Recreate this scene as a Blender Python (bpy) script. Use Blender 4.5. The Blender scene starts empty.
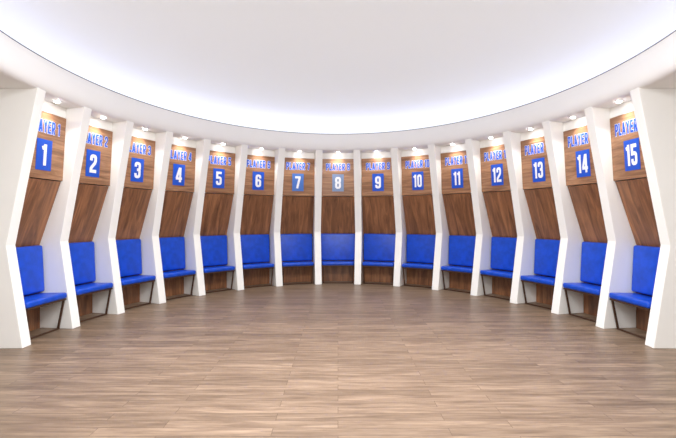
import bpy, bmesh, math, random
import numpy as np
from mathutils import Vector, Matrix
random.seed(3)
S=bpy.context.scene
COL=S.collection
# ---------------- layout: stalls equally spaced along an oval
A,B,ZC,CH,F,HY=3.639,4.654,5.173,.886,434.9,217.9
TS=np.linspace(0,2.2,1500)
_sp=np.sqrt((A*np.cos(TS))**2+(B*np.sin(TS))**2)
SS=np.concatenate([[0],np.cumsum((_sp[1:]+_sp[:-1])/2*np.diff(TS))])
T=0.15
def ell(t,d):
    n=Vector((math.sin(t)/A,math.cos(t)/B,0)).normalized()
    return Vector((A*math.sin(t),ZC+B*math.cos(t),0))+n*d,n
def oval(t,r):
    """r=3.5 is the stall line; offset outside r=3, scaled towards the centre inside"""
    if r>=3: return ell(t,r-3.5)[0]
    p=ell(t,-.5)[0];c=Vector((0,ZC,0));return c+(p-c)*(r/3)
def rimfit():
    obs=[(338,30,3),(188,107,.5),(138,120,.7),(88,128,.7),(0,133.5,3)]
    best=None
    for r in np.arange(3.0,3.7,.02):
        t=np.linspace(0,2.4,500)
        nx=np.sin(t)/A;ny=np.cos(t)/B;q=np.hypot(nx,ny)
        X=A*np.sin(t)+nx/q*(r-3.5);Y=np.maximum(.2,ZC+B*np.cos(t)+ny/q*(r-3.5))
        px=F*X/Y
        m=int(np.argmax(px>345)) if (px>345).any() else int(np.argmax(px))
        for h in np.arange(3.05,3.8,.01):
            py=HY-F*(h-1.5)/Y
            c=0
            if px[m]<338: c+=1e3*(338-px[m])
            for ox,oy,w in obs: c+=w*(np.interp(ox,px[:m+1],py[:m+1])-oy)**2
            if best is None or c<best[0]: best=(c,float(r),float(h))
    return best
_c,RTOP,HTOP=rimfit()
def frame(s):
    t=float(np.interp(abs(s),SS,TS))*(1 if s>=0 else -1)
    return ell(t,0)
def mat_of(p,n):
    return Matrix.Translation(p)@Matrix.Rotation(math.atan2(-n.x,n.y),4,'Z')
# ---------------- materials
def lin(c):
    return tuple(((v/255)/12.92 if v/255<=.04045 else ((v/255+.055)/1.055)**2.4) for v in c)+(1,)
def newmat(name,col,rough=.5,metal=0,emit=None,es=0,noise=0.0,nscale=20,spec=.5,bump=0):
    m=bpy.data.materials.new(name); m.use_nodes=True
    nt=m.node_tree; b=nt.nodes['Principled BSDF']
    b.inputs['Roughness'].default_value=rough; b.inputs['Metallic'].default_value=metal
    b.inputs['Specular IOR Level'].default_value=spec
    b.inputs['Base Color'].default_value=lin(col)
    tc=nt.nodes.new('ShaderNodeTexCoord'); n=nt.nodes.new('ShaderNodeTexNoise'); n.inputs['Scale'].default_value=nscale
    nt.links.new(tc.outputs['Object'],n.inputs['Vector'])
    if noise:
        r=nt.nodes.new('ShaderNodeValToRGB')
        r.color_ramp.elements[0].position=.3;r.color_ramp.elements[1].position=.7
        r.color_ramp.elements[0].color=lin([v*(1-noise) for v in col]); r.color_ramp.elements[1].color=lin([min(255,v*(1+noise)) for v in col])
        nt.links.new(n.outputs['Fac'],r.inputs['Fac']); nt.links.new(r.outputs['Color'],b.inputs['Base Color'])
    if bump:
        bp=nt.nodes.new('ShaderNodeBump'); bp.inputs['Strength'].default_value=bump; bp.inputs['Distance'].default_value=.004
        nt.links.new(n.outputs['Fac'],bp.inputs['Height']); nt.links.new(bp.outputs['Normal'],b.inputs['Normal'])
    if emit:
        b.inputs['Emission Color'].default_value=lin(emit); b.inputs['Emission Strength'].default_value=es
    return m
M_white=newmat('white_paint',(251,251,250),.6,noise=.003,nscale=3)
M_ceil=newmat('ceiling_added_glow',(206,209,213),.85,emit=(250,250,252),es=.47)  # even glow added to brighten dome and room; the surface is no lamp
M_part=newmat('partition_lacquer',(249,248,244),.42,noise=.004,nscale=3)
M_blue=newmat('blue_leatherette',(6,72,194),.4,noise=.07,nscale=9,bump=.2)
M_dark=newmat('bronze_metal',(84,60,46),.4,metal=.4,noise=.05)
M_sblue=newmat('sign_blue',(6,78,198),.45,noise=.02)
M_sblue7=newmat('sign_blue_glare',(72,118,198),.35,noise=.02)  # plate blue lightened to paint in glare
M_sblue8=newmat('sign_blue_strong_glare',(118,142,184),.35,noise=.02)  # same blue with stronger glare painted in, for the middle plate
M_swhite=newmat('sign_white',(242,244,250),.4,noise=.01)
M_halo=newmat('sign_halo',(216,220,230),.4,noise=.01)
M_rim=newmat('rim_dark',(84,86,106),.5,noise=.02)
M_led=newmat('led_strip',(255,255,255),.5,emit=(195,200,255),es=2)
M_lens=newmat('lamp_lens',(255,255,255),.5,emit=(255,252,248),es=40)
def wood(name,dark,light,sc):
    m=bpy.data.materials.new(name);m.use_nodes=True;nt=m.node_tree;b=nt.nodes['Principled BSDF'];L=nt.links.new
    tc=nt.nodes.new('ShaderNodeTexCoord');mp=nt.nodes.new('ShaderNodeMapping')
    oi=nt.nodes.new('ShaderNodeObjectInfo');ad=nt.nodes.new('ShaderNodeVectorMath');ad.operation='ADD'
    ml=nt.nodes.new('ShaderNodeMath');ml.operation='MULTIPLY';ml.inputs[1].default_value=40
    L(oi.outputs['Random'],ml.inputs[0]);L(tc.outputs['Object'],ad.inputs[0]);L(ml.outputs[0],ad.inputs[1])
    L(ad.outputs[0],mp.inputs['Vector'])
    mp.inputs['Scale'].default_value=sc
    n=nt.nodes.new('ShaderNodeTexNoise');n.inputs['Scale'].default_value=1.6;n.inputs['Detail'].default_value=9;n.inputs['Roughness'].default_value=.64;n.inputs['Distortion'].default_value=.9
    L(mp.outputs[0],n.inputs['Vector'])
    r=nt.nodes.new('ShaderNodeValToRGB');e=r.color_ramp.elements
    e[0].position=.32;e[0].color=lin(dark);e[1].position=.70;e[1].color=lin(light)
    k=e.new(.5);k.color=lin([(a*.5+c*.5) for a,c in zip(dark,light)])
    L(n.outputs['Fac'],r.inputs['Fac']);L(r.outputs['Color'],b.inputs['Base Color'])
    b.inputs['Roughness'].default_value=.38
    return m
M_wood=wood('walnut_veneer',(116,78,52),(188,142,106),(.8,1,11))
M_wood2=wood('walnut_veneer_low',(92,58,38),(172,118,80),(7,.8,.8))
def floor_mat():
    m=bpy.data.materials.new('oak_planks');m.use_nodes=True;nt=m.node_tree;b=nt.nodes['Principled BSDF'];L=nt.links.new
    tc=nt.nodes.new('ShaderNodeTexCoord')
    br=nt.nodes.new('ShaderNodeTexBrick');L(tc.outputs['Object'],br.inputs['Vector'])
    br.offset=.37;br.offset_frequency=2
    for k,v in (('Scale',1),('Mortar Size',.0018),('Mortar Smooth',.2),('Bias',0),('Brick Width',1.25),('Row Height',.115)): br.inputs[k].default_value=v
    br.inputs['Color1'].default_value=(0,0,0,1);br.inputs['Color2'].default_value=(1,1,1,1);br.inputs['Mortar'].default_value=(.5,.5,.5,1)
    mp=nt.nodes.new('ShaderNodeMapping');mp.inputs['Scale'].default_value=(1.1,11,1)
    ad=nt.nodes.new('ShaderNodeVectorMath');ad.operation='MULTIPLY_ADD';ad.inputs[1].default_value=(7,7,7)
    L(br.outputs['Color'],ad.inputs[0]);L(tc.outputs['Object'],ad.inputs[2]);L(ad.outputs[0],mp.inputs['Vector'])
    n=nt.nodes.new('ShaderNodeTexNoise');n.inputs['Scale'].default_value=2;n.inputs['Detail'].default_value=8;n.inputs['Roughness'].default_value=.62;n.inputs['Distortion'].default_value=.5
    L(mp.outputs[0],n.inputs['Vector'])
    r=nt.nodes.new('ShaderNodeValToRGB');e=r.color_ramp.elements
    e[0].position=.27;e[0].color=lin((104,84,67));e[1].position=.73;e[1].color=lin((168,145,123))
    k=e.new(.5);k.color=lin((140,118,98))
    L(n.outputs['Fac'],r.inputs['Fac'])
    r2=nt.nodes.new('ShaderNodeValToRGB');e=r2.color_ramp.elements
    e[0].position=0;e[0].color=(.70,.685,.67,1);e[1].position=1;e[1].color=(1.0,1.0,1.0,1)
    L(br.outputs['Color'],r2.inputs['Fac'])
    mx=nt.nodes.new('ShaderNodeMix');mx.data_type='RGBA';mx.blend_type='MULTIPLY';mx.inputs[0].default_value=1
    L(r.outputs['Color'],mx.inputs[6]);L(r2.outputs['Color'],mx.inputs[7])
    m2=nt.nodes.new('ShaderNodeMix');m2.data_type='RGBA';m2.inputs[7].default_value=lin((84,67,53))
    L(br.outputs['Fac'],m2.inputs[0]);L(mx.outputs[2],m2.inputs[6]);L(m2.outputs[2],b.inputs['Base Color'])
    b.inputs['Roughness'].default_value=.4;b.inputs['Specular IOR Level'].default_value=.38
    return m
M_floor=floor_mat()
# ---------------- mesh helpers
def obj(name,verts,faces,mat,M=None,bevel=0,seg=2,smooth=False):
    me=bpy.data.meshes.new(name);bm=bmesh.new()
    vs=[bm.verts.new(v) for v in verts]
    for f in faces:
        try: bm.faces.new([vs[i] for i in f])
        except ValueError: pass
    bmesh.ops.recalc_face_normals(bm,faces=bm.faces)
    if bevel:
        bmesh.ops.bevel(bm,geom=list(bm.edges),offset=bevel,segments=seg,profile=.5,affect='EDGES',clamp_overlap=True)
    if smooth:
        for f in bm.faces:f.smooth=True
    bm.to_mesh(me);bm.free()
    me.materials.append(mat)
    o=bpy.data.objects.new(name,me);COL.objects.link(o)
    if M is not None: o.matrix_world=M
    return o
def prism(profile,x0,x1):
    f0=x0 if callable(x0) else (lambda y:x0); f1=x1 if callable(x1) else (lambda y:x1)
    n=len(profile)
    v=[(f0(y),y,z) for y,z in profile]+[(f1(y),y,z) for y,z in profile]
    f=[list(range(n)),list(range(2*n-1,n-1,-1))]+[[i,(i+1)%n,n+(i+1)%n,n+i] for i in range(n)]
    return v,f
def tag(o,label,cat,group=None):
    o['label']=label;o['category']=cat
    if group:o['group']=group
def struct(o): o['kind']='structure';return o
def tube(p,q,w,d):
    p=Vector(p);q=Vector(q);z=(q-p).normalized();x=Vector((1,0,0)) if abs(z.x)<.9 else Vector((0,1,0))
    y=z.cross(x).normalized();x=y.cross(z).normalized()
    v=[]
    for c in (p,q):
        for a,b in((-1,-1),(1,-1),(1,1),(-1,1)): v.append(tuple(c+x*a*w/2+y*b*d/2))
    return v,[[0,1,2,3],[7,6,5,4],[0,1,5,4],[1,2,6,5],[2,3,7,6],[3,0,4,7]]
def empty(name,M):
    e=bpy.data.objects.new(name,None);e.empty_display_size=.1;COL.objects.link(e);e.matrix_world=M;return e
def child(name,vf,mat,par,bevel=0,seg=2,smooth=False):
    o=obj(name,vf[0],vf[1],mat,bevel=bevel,seg=seg,smooth=smooth)
    o.parent=par;return o
# ---------------- room shell
HS=2.985
def lathe(name,prof,mat,n=160,smooth=False):
    v=[];f=[]
    m=len(prof)
    for i in range(n):
        t=2*math.pi*i/n
        for r,h in prof:
            p=oval(t,r);v.append((p.x,p.y,h))
    for i in range(n):
        j=(i+1)%n
        for k in range(m-1):
            f.append([i*m+k,i*m+k+1,j*m+k+1,j*m+k])
    return obj(name,v,f,mat,smooth=smooth)
sp_=[(9.5,HS),(6,HS),(3.8,HS),(3.42,HS)]
P0=(3.36,HS);P1=(3.235,HS+.005);P2=(RTOP,HTOP-.009)
for k in range(13):
    u=k/12;sp_.append(tuple((1-u)**2*a+2*u*(1-u)*b+u*u*c for a,b,c in zip(P0,P1,P2)))
soff=struct(lathe('ceiling.001',sp_,M_white,smooth=True))
struct(lathe('ceiling.002',[(RTOP+.05,HTOP-.009),(RTOP+.06,HTOP-.14),(RTOP+1.1,HTOP-.14)],M_white))
rim=struct(lathe('trim_1',[(RTOP-.003,HTOP-.009),(RTOP-.003,HTOP),(RTOP+.05,HTOP),(RTOP+.05,HTOP-.009),(RTOP-.003,HTOP-.009)],M_rim))
pr=[(RTOP+1.1,HTOP-.14)]
for i in range(0,21):
    a=math.pi/2*i/20
    pr.append(((RTOP+1.1)*math.cos(a)**.8 if i<20 else 0,HTOP+.03+.6*math.sin(a)))
dome=struct(lathe('ceiling',pr,M_ceil,smooth=True))
led=lathe('led_strip',[(RTOP+.3,HTOP-.135),(RTOP+.3,HTOP-.11),(RTOP+.34,HTOP-.11),(RTOP+.34,HTOP-.135)],M_led)
tag(led,'hidden white LED strip lying in the ceiling cove','light strip')
fl=struct(obj('floor',[(-6.5,-3.2,0),(6.5,-3.2,0),(6.5,11.2,0),(-6.5,11.2,0)],[[0,1,2,3]],M_floor))
DB=.64
def box(name,x0,x1,y0,y1,z0,z1,mat):
    v=[(x,y,z) for x in(x0,x1) for y in(y0,y1) for z in(z0,z1)]
    return struct(obj(name,v,[[0,1,3,2],[4,5,7,6],[0,1,5,4],[2,3,7,6],[0,2,6,4],[1,3,7,5]],mat))
box('wall_west',-6.3,-6.2,-3.1,11,0,HS,M_white)
box('wall_east',6.2,6.3,-3.1,11,0,HS,M_white)
box('wall_south',-6.3,6.3,-3.1,-3.0,0,HS,M_white)
v=[];f=[];N=60
for i in range(N+1):
    p,n=frame((-7.5+15*i/N)*CH);q=p+n*(DB+.002)
    v+=[(q.x,q.y,0),(q.x,q.y,HS)]
for i in range(N): f.append([2*i,2*i+2,2*i+3,2*i+1])
struct(obj('wall_north',v,f,M_white))
for sgn,nm in((-1,'wall_left'),(1,'wall_right')):
    p,n=frame(7.5*CH*sgn)
    vf=prism([(DB+.003,0),(2.5,0),(2.5,HS),(DB+.003,HS)],-T/2,T/2)
    struct(obj(nm,vf[0],vf[1],M_white,M=mat_of(p,n)))
# ---------------- partitions
for k in range(16):
    p,n=frame((k-7.5)*CH)
    prof=[(-.015,.001),(.17,1.18),(-.188,HS+.012),(-.15,HS+.014),(-.05,HS-.001),(DB,HS-.001),(DB,.001)]
    vf=prism(prof,-T/2,T/2)
    o=obj('partition',vf[0],vf[1],M_part,M=mat_of(p,n),bevel=.004,seg=1)
    tag(o,'white angled divider with chevron front edge between two stalls' if 0<k<15 else 'white angled divider ending the curved row of stalls','partition','dividers between the locker stalls')
# ---------------- condensed sign lettering drawn as strokes
l,r_,b_,t_=.085,.375,.085,.915
G={'0':(.46,[([(l,b_),(l,t_),(r_,t_),(r_,b_)],1,1)]),
'1':(.30,[([(.19,0),(.19,1)],0,0),([(.0,.80),(.16,.86)],0,0)]),
'2':(.46,[([(l,.66),(l,t_),(r_,t_),(r_,.58),(l,.24),(l,b_)],1,0),([(.0,b_),(.46,b_)],0,0)]),
'3':(.46,[([(l,.70),(l,t_),(r_,t_),(r_,.52),(.18,.52)],1,0),([(.18,.52),(r_,.52),(r_,b_),(l,b_),(l,.30)],1,0)]),
'4':(.48,[([(.33,0),(.33,1)],0,0),([(.29,.98),(.06,.26)],0,0),([(.0,.25),(.48,.25)],0,0)]),
'5':(.46,[([(.44,t_),(l,t_)],0,0),([(l,1),(l,.46)],0,0),([(l,.56),(r_,.56),(r_,b_),(l,b_),(l,.30)],1,0)]),
'6':(.46,[([(r_,.70),(r_,t_),(l,t_),(l,b_),(r_,b_),(r_,.54),(l,.54)],1,0)]),
'7':(.46,[([(0,t_),(.43,t_)],0,0),([(.37,.93),(.17,0)],0,0)]),
'8':(.46,[([(l,.52),(l,t_),(r_,t_),(r_,.52)],1,1),([(l,b_),(l,.52),(r_,.52),(r_,b_)],1,1)]),
'9':(.46,[([(l,.30),(l,b_),(r_,b_),(r_,t_),(l,t_),(l,.46),(r_,.46)],1,0)]),
'P':(.46,[([(l,0),(l,1)],0,0),([(l,t_),(r_,t_),(r_,.44),(l,.44)],1,0)]),
'L':(.40,[([(l,1),(l,0)],0,0),([(l,b_),(.40,b_)],0,0)]),
'A':(.50,[([(.08,0),(.25,.99)],0,0),([(.42,0),(.25,.99)],0,0),([(.14,.26),(.36,.26)],0,0)]),
'Y':(.48,[([(.07,1),(.24,.45)],0,0),([(.41,1),(.24,.45)],0,0),([(.24,.5),(.24,0)],0,0)]),
'E':(.42,[([(l,0),(l,1)],0,0),([(l,t_),(.42,t_)],0,0),([(l,b_),(.42,b_)],0,0),([(l,.5),(.38,.5)],0,0)]),
'R':(.46,[([(l,0),(l,1)],0,0),([(l,t_),(r_,t_),(r_,.46),(l,.46)],1,0),([(.24,.46),(.385,0)],0,0)]),
' ':(.20,[])}
def rounded(pts,closed,rad=.13):
    out=[];n=len(pts)
    for i,p in enumerate(pts):
        if not closed and i in(0,n-1): out.append(p);continue
        a=pts[i-1];c=pts[(i+1)%n]
        da=(a[0]-p[0],a[1]-p[1]);dc=(c[0]-p[0],c[1]-p[1]);la=math.hypot(*da);lc=math.hypot(*dc)
        rr=min(rad,la/2.01,lc/2.01)
        s=(p[0]+da[0]/la*rr,p[1]+da[1]/la*rr);e=(p[0]+dc[0]/lc*rr,p[1]+dc[1]/lc*rr)
        for k in range(5):
            u=k/4;out.append(((1-u)**2*s[0]+2*u*(1-u)*p[0]+u*u*e[0],(1-u)**2*s[1]+2*u*(1-u)*p[1]+u*u*e[1]))
    return out
def glyph_quads(s,wd,capx=0):
    X=0;polys=[]
    for ch in s:
        w,st=G[ch]
        for pts,rd,cl in st:
            q=rounded(pts,cl) if rd else list(pts)
            n=len(q);L=[];R=[]
            for i in range(n):
                a=q[(i-1)%n] if (cl or i>0) else None;c=q[(i+1)%n] if (cl or i<n-1) else None
                p=q[i]
                def nm(u,v_):
                    d=(v_[0]-u[0],v_[1]-u[1]);ll=math.hypot(*d) or 1;return (-d[1]/ll,d[0]/ll)
                if a is None: m=nm(p,c);k=1
                elif c is None: m=nm(a,p);k=1
                else:
                    m1=nm(a,p);m2=nm(p,c);m=(m1[0]+m2[0],m1[1]+m2[1]);ll=math.hypot(*m) or 1;m=(m[0]/ll,m[1]/ll)
                    k=1/max(.5,m[0]*m1[0]+m[1]*m1[1])
                px,py=p
                if capx and (a is None or c is None):
                    o_=c if a is None else a
                    d=(px-o_[0],py-o_[1]);ll=math.hypot(*d) or 1;px+=d[0]/ll*capx;py+=d[1]/ll*capx
                L.append((X+px+m[0]*k*wd/2,py+m[1]*k*wd/2));R.append((X+px-m[0]*k*wd/2,py-m[1]*k*wd/2))
            for i in range(n if cl else n-1):
                j=(i+1)%n
                polys.append([R[i],R[j],L[j],L[i]])
        X+=w+.085
    return polys,X-.085
def place_text(name,s,h,up,base,par,mat,lift,outline=None,wd=.17,xs=1.0):
    V=[];Fs=[];mi=[]
    layers=[(wd,0,lift,0)]
    if outline is not None: layers=[(wd+.075,.038,lift-.002,1),(wd,0,lift,0)]
    for w_,cap,lf,m in layers:
        polys,tot=glyph_quads(s,w_,cap)
        for qi,pl in enumerate(polys):
            b=len(V);lf2=lf+(qi%7)*.00006
            for x,y in pl:
                X=(x-tot/2)*h*xs;U=(y-.5)*h
                V.append((X,base[0]+up[0]*U-up[1]*lf2,base[1]+up[1]*U+up[0]*lf2))
            Fs.append([b,b+1,b+2,b+3]);mi.append(m)
    me=bpy.data.meshes.new(name);me.from_pydata(V,[],Fs)
    me.materials.append(mat)
    if outline is not None:me.materials.append(outline)
    me.polygons.foreach_set('material_index',mi);me.update()
    o=bpy.data.objects.new(name,me);COL.objects.link(o);o.parent=par
    return o
# ---------------- stalls and seats
PT=(.065,2.84);PM=(.12,2.0);PB=(.47,1.12)
for i in range(15):
    num=i+1
    p,n=frame((i-7)*CH);M=mat_of(p,n)
    pk,nk=frame((i-7.5)*CH);p2,n2=frame((i-6.5)*CH)
    Mi=M.inverted()
    def side(pp,nn,sg):
        a=Mi@pp;d=(Mi.to_3x3()@nn)
        sl=d.x/d.y;x0=a.x-a.y*sl
        off=(T/2+.004)/d.y
        return lambda y:x0+y*sl-sg*off
    xl=side(pk,nk,-1);xr=side(p2,n2,1)
    st=empty('locker_stall',M)
    pale={7:'glare-tinted blue',8:'pale glare-tinted blue'}.get(num,'bright blue')  # the two lighter plates carry glare in their colour
    tag(st,f'walnut stall back with blue PLAYER {num} lettering and {pale} plate','locker stall','numbered walnut locker stalls')
    child('header',prism([(PT[0]+.004,PT[1]+.004),(PT[0]+.004,HS-.004),(PT[0]+.1,HS-.004),(PT[0]+.1,PT[1]+.004)],xl,xr),M_part,st)
    child('upper_panel',prism([PT,(PT[0]+.03,PT[1]),(PM[0]+.03,PM[1]),PM],xl,xr),M_wood,st,bevel=.002,seg=1)
    child('lower_panel',prism([(PM[0]+.024,PM[1]-.009),(PM[0]+.047,PM[1]-.009),(PB[0]+.045,PB[1]-.06),(PB[0]+.02,PB[1]-.06)],xl,xr),M_wood2,st,bevel=.002,seg=1)
    child('kick_panel',prism([(.46,.001),(.48,.001),(.48,.58),(.46,.58)],xl,xr),M_wood2,st)
    L=math.hypot(PT[0]-PM[0],PT[1]-PM[1]);up=((PT[0]-PM[0])/L,(PT[1]-PM[1])/L)
    def on(z): 
        t=(z-PM[1])/(PT[1]-PM[1]);return (PM[0]+(PT[0]-PM[0])*t,z)
    place_text('name_lettering',f'PLAYER {num}',.158,up,on(2.66),st,M_sblue,.004,M_halo,wd=.18,xs=.86 if num<10 else .80)
    w,h=.262,.39;c=on(2.30)
    def q(X,U,nm): return (X,c[0]+up[0]*U-up[1]*nm,c[1]+up[1]*U+up[0]*nm)
    vv=[q(X,U,nm) for nm in(0.0005,.006) for X,U in((-w/2,-h/2),(w/2,-h/2),(w/2,h/2),(-w/2,h/2))]
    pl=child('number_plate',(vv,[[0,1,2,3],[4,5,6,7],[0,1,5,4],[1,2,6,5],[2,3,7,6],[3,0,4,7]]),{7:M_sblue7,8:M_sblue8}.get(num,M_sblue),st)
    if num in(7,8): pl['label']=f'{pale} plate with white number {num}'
    place_text('number',str(num),.27,up,c,pl,M_swhite,.008,wd=.175,xs=1.06 if num<10 else .82)
    # seat
    se=empty('stall_seat',M)
    tag(se,'blue leatherette seat with padded back on dark metal frame','seat','blue stall seats')
    g=.018
    sl=lambda y:xl(y)+g
    sr=lambda y:xr(y)-g
    child('seat_cushion',prism([(.03,.42),(.03,.50),(.45,.485),(.45,.415)],sl,sr),M_blue,se,bevel=.028,seg=4,smooth=True)
    child('backrest',prism([(.36,.505),(.395,1.13),(.465,1.13),(.445,.505)],sl,sr),M_blue,se,bevel=.028,seg=4,smooth=True)
    xs=(xl(.07)+.045,xr(.07)-.045)
    for x in xs:
        child('leg',tube((x,.07,.40),(x,.15,.012),.02,.028),M_dark,se,bevel=.003,seg=1)
    child('foot_bar',tube((xs[0]-.02,.153,.012),(xs[1]+.02,.153,.012),.026,.022),M_dark,se,bevel=.003,seg=1)
    child('seat_rail',prism([(.042,.398),(.042,.42),(.44,.41),(.44,.388)],lambda y:sl(y)+.01,lambda y:sr(y)-.01),M_dark,se)
    # spotlight
    sp=empty('spotlight',M@Matrix.Translation((0,-.075,HS)))
    tag(sp,'small white round spotlight in the soffit above a stall','spotlight','soffit spotlights')
    def cyl(r,z0,z1,nn=20):
        v=[(r*math.cos(2*math.pi*a/nn),r*math.sin(2*math.pi*a/nn),z) for z in(z0,z1) for a in range(nn)]
        return v,[list(range(nn)),list(range(2*nn-1,nn-1,-1))]+[[a,(a+1)%nn,nn+(a+1)%nn,nn+a] for a in range(nn)]
    child('housing',cyl(.038,-.012,-.0005),M_white,sp)
    child('lens',cyl(.028,-.024,-.0125),M_lens,sp)
    ld=bpy.data.lights.new('spot','SPOT');ld.energy=19;ld.spot_size=math.radians(130);ld.spot_blend=.9;ld.color=(1,.965,.91);ld.shadow_soft_size=.03
    lo=bpy.data.objects.new('lamp',ld);COL.objects.link(lo);lo.parent=sp;lo.location=(0,0,-.06);lo.rotation_euler=(math.radians(4),0,0)
# ---------------- lights
nL=32
for i in range(nL):
    t=2*math.pi*i/nL
    ld=bpy.data.lights.new('cove','AREA');ld.shape='RECTANGLE';ld.size=.75;ld.size_y=.1;ld.energy=.5;ld.color=(.42,.42,1)
    lo=bpy.data.objects.new('cove_lamp',ld);COL.objects.link(lo)
    p,n=ell(t,RTOP+.32-3.5)
    lo.location=(p.x,p.y,HTOP-.09);lo.rotation_euler=(math.pi,0,math.atan2(-n.x,n.y))
ld=bpy.data.lights.new('main','AREA');ld.shape='DISK';ld.size=2.8;ld.energy=350;ld.color=(.985,.99,1)
lo=bpy.data.objects.new('added_fill_lamp',ld);COL.objects.link(lo);lo.location=(0,3.6,3.7)  # unseen overhead fill, added to brighten floor and stalls
ld=bpy.data.lights.new('rear','AREA');ld.shape='RECTANGLE';ld.size=5;ld.size_y=1.2;ld.energy=170;ld.color=(.985,.99,1)
lo=bpy.data.objects.new('added_fill_lamp',ld);COL.objects.link(lo);lo.location=(0,-1.6,2.7);lo.rotation_euler=(math.radians(74),0,0)  # unseen fill behind the camera, added to lift dividers and stalls
w=bpy.data.worlds.new('w');S.world=w;w.use_nodes=True;w.node_tree.nodes['Background'].inputs[0].default_value=(.9,.93,1,1);w.node_tree.nodes['Background'].inputs[1].default_value=.3
S.view_settings.view_transform='Standard'
cd=bpy.data.cameras.new('cam');cam=bpy.data.objects.new('camera',cd);COL.objects.link(cam)
cam.location=(0,0,1.5);cam.rotation_euler=(math.pi/2,0,0)
cd.sensor_width=36;cd.lens=36*F/676;cd.shift_y=-(219-HY)/676;cd.clip_start=.05
S.camera=cam
